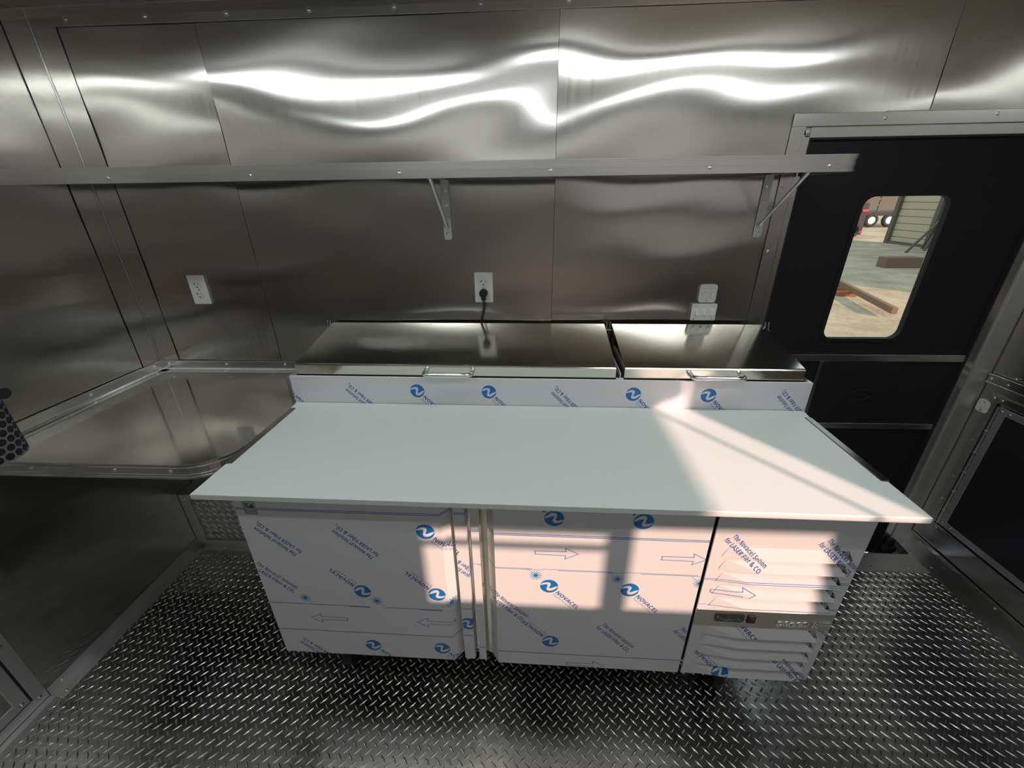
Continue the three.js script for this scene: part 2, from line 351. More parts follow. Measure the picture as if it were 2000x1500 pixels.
// ceiling with its two flush seams
const ceiling = structure('ceiling', 'stainless sheet ceiling', bx(XL - 0.06, XR + 0.06, CEIL + 0.004, CEIL + 0.05, -0.06, ZF + 0.06), M.core);
for (const [k, a, b] of [[31, XL, -0.42], [32, -0.418, 0.80], [33, 0.802, XR]]) part('ceiling_sheet', sheet(a, b, 0, ZF, 0.05, warp(k, 0.008), (u, v, d) => [u, CEIL + d, v]), M.ceil, ceiling);

// back wall
const wallBack = structure('wall_back', 'brushed stainless back wall of wavy sheets', [bx(XL - 0.06, DOOR_L, -0.04, CEIL, -0.055, -0.012), bx(DOOR_L, XR + 0.06, DOOR_TOP, CEIL, -0.055, -0.012)], M.core);
const WB = 0.026;
const backSheet = (k, a, b, keep) => part('wall_sheet', sheet(a, b, 0.0, CEIL, 0.0225, warp(k, WB), (u, v, d) => [u, v, -0.0018 + d], keep), M.wall, wallBack);
backSheet(3, XL + 0.078, -1.1058);
backSheet(5, -1.1042, 0.0434);
backSheet(8, 0.0446, 1.2092, (u, v) => u < DOOR_L || v > DOOR_TOP - 0.01);
backSheet(11, 1.2108, XR, (u, v) => v > DOOR_TOP - 0.01);
part('seam_cover', bx(1.082, 1.212, 1.764, 1.7665, 0.0, 0.003), M.aluDull, wallBack);

// left wall
const wallLeft = structure('wall_left', 'brushed stainless left wall', bx(XL - 0.06, XL - 0.014, -0.04, CEIL, -0.06, ZF + 0.06), M.core);
part('wall_sheet', sheet(-0.846, -0.078, 0, CEIL, 0.03, warp(21, 0.018), (u, v, d) => [XL - 0.0018 + d, v, -u]), M.wallSide, wallLeft);
part('wall_sheet', sheet(-ZF, -0.846, 0, CEIL, 0.04, warp(22, 0.016), (u, v, d) => [XL - 0.0018 + d, v, -u]), M.wallSide, wallLeft);
{ // folded corner cover with a crease in the corner itself
  const c = structure('trim_1', 'folded stainless corner cover between left wall and back wall');
  part('corner_leaf', sheet(XL, XL + 0.0856, 0, CEIL, 0.03, warp(15, 0.006), (u, v, d) => [u, v, 0.0014 + d * 0.4]), M.wall, c);
  part('corner_leaf', sheet(-0.0856, 0, 0, CEIL, 0.03, warp(16, 0.006), (u, v, d) => [XL + 0.0014 + d * 0.4, v, -u]), M.wallSide, c);
  part('crease', rod([XL + 0.003, 0, 0.003], [XL + 0.003, CEIL, 0.003], 0.0022, 8), M.alu, c);
}
{ // angle along the ceiling
  const c = structure('trim_2', 'aluminium angle along the ceiling edge of the back wall');
  part('wall_flange', bx(XL, XR, 2.046, CEIL, 0.0, 0.003, 0.0008), M.wall, c);
  part('ceiling_flange', bx(XL, XR, CEIL - 0.003, CEIL, 0.003, 0.042, 0.0008), M.alu, c);
  for (let x = -1.52; x < 1.6; x += 0.265) screw(c, x, 2.064, 0.003, 'z', 1.15);
  const d = structure('trim_3', 'aluminium angle along the ceiling edge of the left wall');
  part('wall_flange', bx(XL, XL + 0.003, 2.046, CEIL, 0.003, ZF, 0.0008), M.wallSide, d);
}
{ // left wall base angle
  const c = structure('baseboard_left', 'dull aluminium angle along the foot of the left wall');
  part('wall_flange', bx(XL, XL + 0.003, 0, 0.045, 0.17, 0.842, 0.001), M.aluDull, c);
  part('floor_flange', bx(XL, XL + 0.042, 0, 0.003, 0.17, 0.842, 0.001), M.aluDull, c);
  screw(c, XL + 0.003, 0.028, 0.80, 'x'); screw(c, XL + 0.028, 0.003, 0.82, 'y');
}
// hatch in the left wall, only its front lower corner in view
{
  const t = thing('access_hatch', 'dull metal hatch in left wall, cut off by lower left corner', 'hatch', [XL, 0, 0.845]);
  part('frame', [bx(0, 0.005, 0.022, 0.72, 0, 0.034, 0.001), bx(0, 0.005, 0.022, 0.056, 0.034, 0.72, 0.001), bx(0, 0.005, 0.686, 0.72, 0.034, 0.72, 0.001), bx(0, 0.005, 0.056, 0.686, 0.686, 0.72, 0.001)], M.aluDull, t);
  part('door', [bx(0, 0.004, 0.062, 0.68, 0.042, 0.68, 0.001)], M.wallSide, t);
  part('door_edge', [bx(0.004, 0.007, 0.062, 0.68, 0.042, 0.075, 0.001), bx(0.004, 0.007, 0.062, 0.095, 0.075, 0.68, 0.001)], M.aluDull, t);
  part('hatch_gap_shade', bx(-0.002, 0.0012, 0.056, 0.686, 0.034, 0.686), M.rubber, t);  // black sheet painting the shade in the gap around the hatch door
  part('floor_strip', bx(0, 0.028, 0.0, 0.020, 0.0, 0.72, 0.001), M.aluDull, t);
  for (const [y, z] of [[0.045, 0.02], [0.078, 0.06], [0.30, 0.02], [0.28, 0.06], [0.078, 0.22]]) screw(t, y < 0.05 ? 0.005 : 0.007, y, z, 'x');
}

// right wall
const wallRight = structure('wall_right', 'dark brushed stainless right wall', bx(XR + 0.014, XR + 0.06, -0.14, CEIL, -0.06, ZF + 0.06), M.core);
part('wall_sheet', sheet(0.0, ZF, 0.877, CEIL, 0.04, warp(41, 0.012), (u, v, d) => [XR + 0.004 + d, v, u]), M.wallSide, wallRight);
part('wall_sheet', sheet(-0.05, ZF, -0.13, 0.842, 0.04, warp(42, 0.010), (u, v, d) => [XR + 0.004 + d, v, u]), M.wallSide, wallRight);
{
  const c = structure('trim_4', 'aluminium angle across the right wall above the hatch');
  part('web', bx(XR - 0.006, XR, 0.838, 0.877, -0.0, ZF, 0.001), M.wallSide, c);
  part('edge', [bx(XR - 0.012, XR, 0.868, 0.877, 0.0, ZF, 0.002), bx(XR - 0.010, XR, 0.836, 0.843, 0.0, ZF, 0.002)], M.alu, c);
  for (const z of [0.012, 0.075, 0.30, 0.52]) screw(c, XR - 0.006, 0.856, z, '-x');
  screw(c, XR, 0.886, 0.085, '-x', 0.9);
  const b = structure('baseboard_right', 'aluminium angle along the foot of the right wall');
  part('wall_flange', bx(XR - 0.004, XR, 0, 0.062, -0.005, ZF, 0.001), M.wallSide, b); part('flange_edge', bx(XR - 0.006, XR, 0.060, 0.065, -0.005, ZF, 0.001), M.alu, b);
  part('floor_flange', bx(XR - 0.060, XR, 0, 0.005, -0.045, ZF, 0.001), M.alu, b);
  for (const [x, y, z, d] of [[XR - 0.03, 0.004, 0.03, 'y'], [XR - 0.03, 0.004, 0.17, 'y'], [XR - 0.004, 0.045, 0.06, '-x'], [XR - 0.004, 0.045, 0.40, '-x']]) screw(b, x, y, z, d);
}
{
  const t = thing('access_hatch', 'black-looking steel hatch on right wall with piano hinge on its left edge', 'hatch', [XR, 0, 0.04]);
  part('frame', [bx(-0.005, 0, 0.150, 0.806, 0, 0.032, 0.001), bx(-0.005, 0, 0.780, 0.806, 0.032, 1.2, 0.001), bx(-0.005, 0, 0.150, 0.178, 0.032, 1.2, 0.001)], M.wallSide, t);
  part('door', bx(-0.004, 0, 0.190, 0.770, 0.068, 1.15, 0.001), phyDark(), t, 'near-black steel hatch door');
  part('door_edge', [bx(-0.008, -0.004, 0.190, 0.770, 0.052, 0.078, 0.001), bx(-0.008, -0.004, 0.744, 0.770, 0.078, 1.15, 0.001), bx(-0.008, -0.004, 0.190, 0.216, 0.078, 1.15, 0.001)], M.aluDull, t);
  part('hinge', rod([-0.0085, 0.19, 0.046], [-0.0085, 0.77, 0.046], 0.0042, 10), M.alu, t, 'long piano hinge');
  for (const y of [0.26, 0.36, 0.46, 0.56, 0.66]) part('hinge_knuckle', rod([-0.0085, y, 0.046], [-0.0085, y + 0.004, 0.046], 0.0056, 10), M.aluDull, t);
  for (const [y, z] of [[0.755, 0.062], [0.757, 0.09], [0.793, 0.016], [0.794, 0.045], [0.205, 0.062], [0.165, 0.05], [0.204, 0.10]]) screw(t, -0.008, y, z, '-x', 1.1);
  for (const y of [0.60, 0.42, 0.30]) screw(t, -0.005, y, 0.014, '-x', 0.9);
}
function phyDark() { return phy({ name: 'dark coated hatch door', color: lin(0.05, 0.05, 0.055), metalness: 0.6, roughness: 0.35 }); }
{ // white latch plate beside the hatch
  const t = thing('latch_plate', 'small white rounded latch plate beside the right wall hatch', 'plate', [XR, 0.745, 0.03]);
  const g = plate(roundRect(-0.024, 0.024, -0.026, 0.026, 0.012), 0, 0.006, 0.0015); g.rotateY(-Math.PI / 2); part('plate', g, M.white, t);
  part('button', bx(-0.0095, -0.006, -0.007, 0.007, -0.006, 0.006, 0.002), M.offWhite, t);
  screw(t, -0.006, 0.017, 0, '-x', 0.6); screw(t, -0.006, -0.017, 0, '-x', 0.6);
}

// front wall behind the camera, with the serving window that lets the sun in
const WX0 = 0.46, WX1 = 1.70, WY0 = 1.09, WY1 = 1.80;
const wallFront = structure('wall_front', 'stainless front wall behind the viewer', [bx(XL - 0.06, WX0, -0.04, CEIL, ZF, ZF + 0.05), bx(WX1, XR + 0.06, -0.04, CEIL, ZF, ZF + 0.05), bx(WX0, WX1, -0.04, WY0, ZF, ZF + 0.05), bx(WX0, 1.652, WY1, CEIL, ZF, ZF + 0.05), bx(1.652, WX1, 1.93, CEIL, ZF, ZF + 0.05)], M.wallFront);
{
  const w = structure('window_1', 'serving window with an aluminium sash below an open upper half');
  const z0 = ZF + 0.017, z1 = ZF + 0.025;
  part('sash_frame', [bx(WX0, WX1, WY0, 1.135, z0, z1), bx(WX0, 0.577, 1.135, 1.43, z0, z1), bx(1.594, WX1, 1.135, 1.43, z0, z1), bx(1.052, 1.117, 1.135, 1.43, z0, z1), bx(WX0, WX1, 1.43, 1.488, z0, z1), bx(0.577, 1.052, 1.405, 1.43, z0, z1)], M.alu, w);
  part('slide_bar', bx(0.577, 1.052, 1.348, 1.371, z0 + 0.001, z1 - 0.001, 0.002), M.alu, w);
  part('pane', bx(0.577, 1.052, 1.135, 1.405, ZF + 0.0215, ZF + 0.0225), M.glass, w);
  part('pane', bx(1.117, 1.594, 1.135, 1.43, ZF + 0.0215, ZF + 0.0225), M.glass, w);
}
{
  const a = thing('window_awning', 'raised awning flap outside the serving window, behind the viewer', 'awning', [1.06, 1.812, ZF + 0.05]);
  part('flap', bx(-0.64, 0.596, 0, 0.03, 0, 0.70, 0.003), M.aluDull, a);
  for (const x of [-0.60, 0.56]) part('strut', [rod([x, -0.60, -0.015], [x, 0.005, 0.058], 0.008)], M.alu, a);
}

// ---------------------------------------------------------------- ceiling lights
for (const [x, z, where] of [[-0.95, 0.70, 'on the left near the back wall'], [0.55, 0.62, 'on the right near the back wall'], [-0.55, 1.45, 'on the left above the viewer'], [0.95, 1.30, 'on the right above the viewer']]) {
  const t = thing('ceiling_light', 'slim white LED strip light on the ceiling, ' + where, 'light', [x, CEIL, z], 'ceiling lights');
  part('housing', bx(-0.60, 0.60, -0.022, 0, -0.04, 0.04, 0.004), M.white, t);
  const lens = new THREE.CylinderGeometry(0.018, 0.018, 1.16, 16, 1, false, 0, Math.PI); lens.rotateZ(Math.PI / 2); lens.rotateX(Math.PI); lens.translate(0, -0.021, 0);
  part('led_diffuser', lens, M.led, t);
  const l = new THREE.RectAreaLight(LED_COLOR, LED_LIGHT, 1.16, 0.032);
  l.name = 'led_light'; l.position.set(0, -0.041, 0); l.rotation.x = -Math.PI / 2; t.add(l);
}

// ---------------------------------------------------------------- entry door in the back wall
{
  const d = structure('door_1', 'black entry door with a rounded window in an aluminium frame');
  part('door_frame', [bx(0.800, 0.842, 0.0, 1.728, 0.0005, 0.005, 0.001), bx(0.80, XR - 0.002, 1.728, 1.764, 0.0005, 0.005, 0.001), bx(0.80, 0.842, 1.728, 1.764, 0.0005, 0.004)], M.alu, d, 'flat aluminium flange');
  part('jamb', [bx(0.842, 0.868, -0.13, 1.728, -0.035, -0.004, 0.001), bx(0.842, XR, 1.697, 1.728, -0.035, -0.004, 0.001), bx(1.677, 1.712, -0.13, 1.697, -0.035, -0.002, 0.001)], M.alu, d);
  part('corner_post', [bx(1.712, 1.740, -0.13, 1.728, -0.035, 0.004, 0.001), bx(1.740, XR, -0.13, 1.728, -0.035, -0.004, 0.001)], M.aluDull, d);
  part('seal', [bx(0.868, 0.873, -0.13, 1.697, -0.03, -0.003, 0.001), bx(0.868, 1.677, 1.691, 1.697, -0.03, -0.003, 0.001), bx(1.671, 1.677, -0.13, 1.697, -0.03, -0.001, 0.001)], M.rubber, d);
  const face = new THREE.Shape([[0.873, -0.10], [1.671, -0.10], [1.671, 1.691], [0.873, 1.691]].map((p) => new THREE.Vector2(...p)));
  face.holes.push(roundRect(1.108, 1.396, 1.012, 1.520, 0.036, THREE.Path));
  part('door_leaf', plate(face, -0.034, -0.014), M.blackDoor, d, 'matt black door skin');
  const ring = roundRect(1.092, 1.410, 0.996, 1.536, 0.050); ring.holes.push(roundRect(1.108, 1.396, 1.012, 1.520, 0.036, THREE.Path));
  part('window_surround', plate(ring, -0.014, -0.011, 0.001), M.blackDoor, d);
  part('pane', plate(roundRect(1.108, 1.396, 1.012, 1.520, 0.036), -0.0265, -0.0255), M.glass, d);
  part('rail', bx(0.873, 1.671, 0.919, 0.947, -0.014, -0.005, 0.001), M.alu, d, 'grey cross rail below the window');
  part('rail', bx(0.873, 1.671, 0.611, 0.637, -0.014, -0.005, 0.001), M.alu, d, 'lower grey cross rail');
  part('rail', bx(1.127, 1.142, 0.637, 0.919, -0.014, -0.006, 0.001), M.alu, d, 'short upright rail');
  part('lower_panel', [bx(1.146, 1.452, 0.641, 0.915, -0.014, -0.009, 0.002)], M.black, d);
  const oval = new THREE.TorusGeometry(0.042, 0.003, 8, 28); oval.scale(1, 0.55, 1); oval.translate(1.327, 0.770, -0.008);
  part('pull', [oval, bx(1.305, 1.350, 0.766, 0.773, -0.010, -0.006, 0.002), bx(1.262, 1.268, 0.80, 0.83, -0.010, -0.007, 0.002), bx(1.262, 1.268, 0.70, 0.73, -0.010, -0.007, 0.002)], M.black, d, 'black oval pull');
  part('bottom_latch', [bx(1.68, 1.735, -0.055, -0.030, 0.0, 0.03, 0.004), bx(1.69, 1.725, -0.030, 0.012, 0.0, 0.02, 0.004), bx(1.675, 1.745, -0.11, -0.075, 0.0, 0.045, 0.004)], M.rubber, d, 'dark floor latch');
  for (const [x, y] of [[1.08, 1.746], [1.414, 1.752], [0.815, 1.345], [0.812, 1.55], [0.812, 1.62], [0.853, 1.713], [0.822, 1.06]]) screw(d, x, y, 0.005, 'z', 1.1);
}

// ---------------------------------------------------------------- wheel-well box at the foot of the back wall
{
  const t = thing('wheel_well_box', 'low diamond plate box in the back left corner with aluminium edges', 'box', [XL, 0, 0]);
  part('front_plate', bx(0, 0.83, 0, 0.308, 0.150, 0.166), M.plateFloor, t);
  part('top_plate', bx(0, 0.83, 0.300, 0.308, 0.004, 0.150), M.aluDull, t);
  part('corner_angle', [bx(0, 0.048, 0.035, 0.312, 0.166, 0.170, 0.001)], M.aluDull, t);
  part('top_angle', [bx(0.0, 0.045, 0.308, 0.312, 0.004, 0.170, 0.001), bx(0.048, 0.83, 0.285, 0.312, 0.166, 0.169, 0.001)], M.aluDull, t);
  part('bottom_angle', [bx(0, 0.83, 0, 0.036, 0.166, 0.170, 0.001), bx(0, 0.83, 0, 0.003, 0.170, 0.196, 0.001)], M.aluDull, t);
  screw(t, 0.024, 0.285, 0.170); screw(t, 0.02, 0.312, 0.09, 'y'); screw(t, 0.14, 0.003, 0.183, 'y');
  for (let j = 0; j < 15; j++) for (let i = 0; i < 11; i++) {
    const o = new THREE.Mesh(M.bars[j % 2], M.tread); o.name = 'tread_bar'; o.rotation.x = Math.PI / 2; o.position.set(0.062 + (i + (j % 2) * 0.5) * 0.0335, 0.045 + j * 0.0163, 0.166); t.add(o);
  }
}

// ---------------------------------------------------------------- wall shelf
function bandOutline(x0, x1, z1, r, th) {                           // front edge, rounded right corner, right end
  const o = [], i = [];
  const arc = (R, out) => { for (let k = 0; k <= 8; k++) { const a = Math.PI / 2 - k * Math.PI / 16; out.push([x1 - r + R * Math.cos(a), z1 - r + R * Math.sin(a)]); } };
  o.push([x0, z1]); arc(r, o); o.push([x1, 0.004]);
  i.push([x0, z1 - th]); arc(r - th, i); i.push([x1 - th, 0.004]);
  return [...o, ...i.reverse()];
}
{
  const t = thing('wall_shelf', 'long aluminium-edged shelf on brackets across the back wall', 'shelf', [XL, 1.584, 0]);
  const X1 = 2.508, r = 0.05;
  part('shelf_board', slab([[0.004, 0.004], [X1 - 0.004, 0.004], [X1 - 0.004, 0.296 - r], [X1 - 0.018, 0.282], [X1 - r, 0.296], [0.004, 0.296]], 0.012, 0.030), M.counter, t);
  part('edge_band', slab(bandOutline(0.002, X1, 0.300, r, 0.004), 0.002, 0.042), M.alu, t, 'ribbed aluminium edge band');
  for (const [a, b] of [[0, 0.005], [0.0335, 0.036], [0.038, 0.0425], [0.019, 0.021]]) part('edge_rib', slab(bandOutline(0.002, X1 + 0.0018, 0.3018, r, 0.003), a, b), M.alu, t);
  for (const x of [0.364, 0.80, 1.239, 1.667, 2.101, 2.417]) screw(t, x, 0.014, 0.3005);
  const bracket = (x) => {
    part('bracket_plate', plate(roundRect(x - 0.0145, x + 0.0145, -0.192, 0.010, 0.010), 0.001, 0.004, 0.0008), M.aluDull, t);
    part('bracket_arm', bx(x - 0.0145, x + 0.0145, 0.006, 0.012, 0.004, 0.235, 0.001), M.alu, t);
    const s = rod([x, -0.150, 0.010], [x, 0.006, 0.222], 0.0075, 4); part('bracket_strut', s, M.aluDull, t);
    for (const y of [-0.026, -0.074, -0.170]) screw(t, x, y, 0.004, 'z', 0.95);
    for (const [dx, z] of [[0.02, 0.05], [-0.02, 0.12], [0.02, 0.2]]) screw(t, x + dx, 0.012, z, '-y', 0.6);
  };
  bracket(1.306); bracket(2.414);
  for (const x of [0.30, 0.33, 0.62, 0.93, 0.95, 1.67, 1.99]) screw(t, x, 0.012, 0.26, '-y', 0.6);
}

// ---------------------------------------------------------------- corner counter
{
  const t = thing('corner_counter', 'stainless corner counter with a rounded front edge beside the prep table', 'counter', [XL, 0.862, 0]);
  const W = 0.772, D = 0.700, R = 0.13;
  const top = [[0.003, 0.003], [W - 0.003, 0.003]]; for (let k = 0; k <= 10; k++) { const a = k * Math.PI / 20; top.push([W - 0.003 - R + R * Math.cos(a), D - 0.003 - R + R * Math.sin(a)]); } top.push([0.003, D - 0.003]);
  part('counter_top', slab(top, -0.018, 0), M.counter, t);
  part('edge_band', slab(bandOutline(0.003, W, D, R, 0.004), -0.040, 0.004), M.alu, t, 'ribbed aluminium edge band');
  for (const [a, b] of [[-0.042, -0.036], [-0.030, -0.0275], [-0.008, -0.005], [0.0, 0.006]]) part('edge_rib', slab(bandOutline(0.003, W + 0.0018, D + 0.0018, R + 0.001, 0.003), a, b), M.alu, t);
  for (const x of [0.20, 0.45, 0.615]) screw(t, x, -0.016, D + 0.0005, 'z', 1.1);
  // cove angles against both walls
  part('curb', [bx(0.003, W, 0.004, 0.044, 0.004, 0.008, 0.001), bx(0.003, W, 0, 0.004, 0.008, 0.036, 0.001)], M.alu, t);
  part('curb', [bx(0.004, 0.008, 0.004, 0.044, 0.004, D, 0.001), bx(0.008, 0.036, 0, 0.004, 0.004, D, 0.001)], M.alu, t);
  part('curb_bead', [rod([0.008, 0.007, 0.010], [W, 0.007, 0.010], 0.0045, 8), rod([0.010, 0.007, 0.010], [0.010, 0.007, D], 0.0045, 8)], M.alu, t);
  for (const [x, y, z, d] of [[0.04, 0.030, 0.008, 'z'], [0.30, 0.030, 0.008, 'z'], [0.30, 0.004, 0.024, 'y'], [0.05, 0.004, 0.028, 'y'], [0.56, 0.03, 0.008, 'z'], [0.008, 0.030, 0.045, 'x'], [0.008, 0.030, 0.32, 'x'], [0.024, 0.004, 0.33, 'y'], [0.022, 0.004, 0.06, 'y']]) screw(t, x, y, z, d);
}

// ---------------------------------------------------------------- prep table
const T = thing('prep_table', 'refrigerated prep table with film-covered doors and hinged steel lids', 'prep table', [0, 0, 0.4243]);
T.rotation.y = -0.0105;
const tz = (z) => z - 0.4;
{
  const z = tz, FZ = tz(0.7745), B = 0.2253, TOP = 0.868;
  part('cabinet_body', [bx(-0.795, 0.425, B, TOP, z(0.03), z(0.735), 0.002)], M.lid, T);
  part('machine_bay', [bx(0.425, 0.79, B, TOP, z(0.03), z(0.05)), bx(0.776, 0.79, B, TOP, z(0.05), z(0.742)), bx(0.425, 0.776, B, B + 0.01, z(0.05), z(0.742)), bx(0.425, 0.776, TOP - 0.01, TOP, z(0.05), z(0.742))], M.aluDull, T, 'hollow machine bay behind the louvres');
  part('door_gap_shade', bx(-0.785, 0.420, B + 0.004, TOP - 0.004, z(0.735), z(0.738)), M.rubber, T);  // dark sheet behind the doors, stands for the shadow in their gaps
  // left door: flat face, bevel into a finger recess, return flange
  const doorShape = (pts) => { const g = slab(pts.map(([x, zz]) => [x, z(zz)]), B, TOP - 0.004); return g; };
  part('door', filmUV(doorShape([[-0.7957, 0.742], [-0.7957, 0.7745], [-0.2555, 0.7745], [-0.229, 0.744], [-0.222, 0.742]]), FILM_LEFT), FILM_LEFT, T, 'left door under printed film');
  part('door_edge', slab([[-0.2285, z(0.742)], [-0.2285, z(0.7465)], [-0.2235, z(0.766)], [-0.222, z(0.766)], [-0.222, z(0.742)]], B, TOP - 0.004), M.lid, T);
  part('pull_flange', filmUV(slab([[-0.222, z(0.742)], [-0.222, z(0.7665)], [-0.1935, z(0.7665)], [-0.191, z(0.760)], [-0.191, z(0.742)]], B - 0.002, TOP - 0.004), FILM_LEFT), FILM_LEFT, T);
  part('pull_flange', filmUV(slab([[-0.179, z(0.742)], [-0.179, z(0.7665)], [-0.158, z(0.7665)], [-0.158, z(0.742)]], B - 0.002, TOP - 0.004), FILM_RIGHT), FILM_RIGHT, T);
  part('door_edge', slab([[-0.158, z(0.742)], [-0.158, z(0.766)], [-0.1565, z(0.766)], [-0.150, z(0.744)], [-0.139, z(0.744)], [-0.139, z(0.742)]], B, TOP - 0.004), M.lid, T);
  part('door', filmUV(doorShape([[-0.1400, 0.742], [-0.1400, 0.744], [-0.1184, 0.7745], [0.4207, 0.7745], [0.4207, 0.742]]), FILM_RIGHT), FILM_RIGHT, T, 'right door under printed film');
  part('finger_recess', bx(-0.232, -0.136, B + 0.01, TOP - 0.01, z(0.736), z(0.7425)), M.lid, T);
  // louvred machine panel
  const LOUVERS = [0.7335, 0.690, 0.6443, 0.5985, 0.5525, 0.4398, 0.3978, 0.3535, 0.3090, 0.2645];
  const gs = new THREE.Shape([[0.4300, B], [0.7912, B], [0.7912, TOP - 0.004], [0.4300, TOP - 0.004]].map((p) => new THREE.Vector2(...p)));
  for (const y of LOUVERS) gs.holes.push(new THREE.Path([[0.500, y - 0.031], [0.7740, y - 0.034], [0.7560, y - 0.001], [0.500, y - 0.012]].map((p) => new THREE.Vector2(...p))));
  const gp = part('grille_panel', filmUV(plate(gs, FZ - 0.004, FZ), FILM_GRILLE), FILM_GRILLE, T, 'louvred machine compartment panel');
  const hood = (a, b, y1, y0) => {
    const d = 0.0115, p = [[a + 0.014, y1, 0], [b - 0.032, y1, 0], [b - 0.004, y0 + 0.002, d], [a, y0 + 0.002, d], [b, y0, 0.0], [a, y0, 0.0], [a + 0.10, y0 + 0.002, d]];
    const P = [], q = (...k) => { for (const i of k) P.push(p[i][0], p[i][1], FZ + 0.0004 + p[i][2]); };
    p[3][2] = 0.0008; q(0, 6, 2, 0, 2, 1); q(0, 3, 6); 
    const g = new THREE.BufferGeometry(); g.setAttribute('position', new THREE.Float32BufferAttribute(P, 3)); g.computeVertexNormals(); return g;
  };
  for (const y of LOUVERS) part('louver', filmUV(hood(0.4575, 0.769, y, y - 0.034), FILM_GRILLE), FILM_GRILLE, gp);
  const cs = part('control_strip', bx(0.4315, 0.7905, 0.4440, 0.507, FZ - 0.001, FZ + 0.0025, 0.001), M.bareSteel, T, 'bare steel control strip');
  part('display', plate(roundRect(0.480, 0.559, 0.4640, 0.4935, 0.006), FZ + 0.0025, FZ + 0.005, 0.001), M.display, cs, 'small dark display window');
  part('display_mark', [bx(0.487, 0.4885, 0.478, 0.486, FZ + 0.0052, FZ + 0.0054), bx(0.508, 0.522, 0.4720, 0.4730, FZ + 0.0052, FZ + 0.0054), bx(0.525, 0.536, 0.4745, 0.4755, FZ + 0.0052, FZ + 0.0054)], M.pale, cs);
  part('switch', bx(0.5665, 0.5885, 0.4645, 0.4925, FZ + 0.002, FZ + 0.007, 0.002), M.black, cs, 'black rocker switch');
  part('switch_lens', bx(0.571, 0.584, 0.470, 0.4875, FZ + 0.006, FZ + 0.008, 0.002), std({ name: 'dim red lens', color: lin(0.10, 0.012, 0.012), roughness: 0.3 }), cs);
  // chrome badge seen through crumpled film
  const badge = [];
  for (let i = 0; i < 5; i++) { const g = new THREE.TorusGeometry(0.0075, 0.003, 7, 14); g.translate(0.656 + i * 0.0165, 0.4655 + 0.002 * Math.sin(i * 2.1), FZ + 0.0035); badge.push(g); badge.push(bx(0.652 + i * 0.0165, 0.660 + i * 0.0165, 0.4640 + (i % 2) * 0.004, 0.4668 + (i % 2) * 0.004, FZ + 0.002, FZ + 0.0068, 0.001)); }
  for (let i = 0; i < 4; i++) badge.push(bx(0.747 + (i === 0 ? 0.004 : 0) - (i === 3 ? -0.006 : 0), 0.785, 0.4560 + i * 0.0068, 0.4600 + i * 0.0068, FZ + 0.002, FZ + 0.0072, 0.0015));
  badge.push(bx(0.740, 0.747, 0.4555, 0.480, FZ + 0.002, FZ + 0.006, 0.002));
  part('badge', badge, M.chrome, cs, 'chrome maker badge');
  // board rest and raised rail for the pans
  part('board_rest', bx(-0.83, 0.83, 0.852, 0.8685, z(0.335), z(0.790), 0.001), M.lid, T);
  for (const s of [-1, 1]) part('board_guide', bx(s > 0 ? 0.8355 : -0.8545, s > 0 ? 0.8545 : -0.8355, 0.850, 0.8865, z(0.374), z(0.694), 0.001), M.darkSteel, T, 'dark steel strip along the board end');
  part('pan_rail', filmUV(bx(-0.8627, 0.8627, 0.862, 0.9835, z(0.318), z(0.3258), 0.001), FILM_RAIL), FILM_RAIL, T, 'raised rail front under printed film');
  part('pan_rail_body', [bx(-0.8627, 0.8627, 0.845, 0.9830, z(0.0), z(0.3178), 0.001)], M.lid, T);
  part('lid_gap_shade', bx(-0.845, 0.842, 0.983, 0.9875, z(0.004), z(0.308)), M.rubber, T);  // black layer drawn as the shaded gap under the lids
  const lidProfile = [[0.313, 0.9875], [0.3135, 1.0195], [0.311, 1.0230], [0.307, 1.0248], [0.004, 1.0815], [0.001, 1.0800], [0.000, 0.9875]].map(([a, b]) => [z(a), b]);
  const handle = (parent, x) => {
    const g = tube([[x - 0.078, 1.000, z(0.314)], [x - 0.0785, 1.003, z(0.336)], [x - 0.068, 1.006, z(0.352)], [x - 0.03, 1.007, z(0.356)], [x + 0.03, 1.007, z(0.356)], [x + 0.068, 1.006, z(0.352)], [x + 0.0785, 1.003, z(0.336)], [x + 0.078, 1.000, z(0.314)]], 0.0078, 60, 12);
    const h = part('handle', g, M.chrome, parent, 'chrome pull handle');
    for (const s of [-1, 1]) { const c = cyl(0.0095, 0.0095, 0.004, 16); c.rotateX(Math.PI / 2); c.translate(x + s * 0.078, 1.000, z(0.3155)); part('rosette', c, M.chrome, h); }
    part('grip_sleeve', rod([x - 0.048, 1.007, z(0.356)], [x + 0.048, 1.007, z(0.356)], 0.0088, 14), M.chrome, h);
    return h;
  };
  const l1 = part('lid', alongX(lidProfile, -0.841, 0.2443, 0.0012), M.lid, T, 'wide left lid of polished steel');
  handle(l1, -0.309); part('tag', bx(-0.356, -0.350, 0.992, 1.000, z(0.3150), z(0.3165)), M.white, l1);
  const l2 = part('lid', alongX(lidProfile, 0.2715, 0.8375, 0.0012), M.lid, T, 'narrow right lid of polished steel');
  handle(l2, 0.562);
  part('lid_divider', [bx(0.246, 0.270, 0.9835, 0.986, z(0.02), z(0.322)), bx(0.2585, 0.2605, 0.986, 1.004, z(0.03), z(0.315))], filmSmall, T, 'film-covered bar between the lids');
  const hinge = (x) => part('lid_hinge', [rod([x - 0.006, 1.055, z(0.022)], [x - 0.006, 1.094, z(0.012)], 0.0024), rod([x + 0.006, 1.055, z(0.022)], [x + 0.006, 1.094, z(0.012)], 0.0024), rod([x - 0.012, 1.062, z(0.022)], [x + 0.012, 1.062, z(0.022)], 0.0034), bx(x - 0.010, x + 0.010, 0.986, 1.06, z(0.004), z(0.014))], M.darkSteel, T);
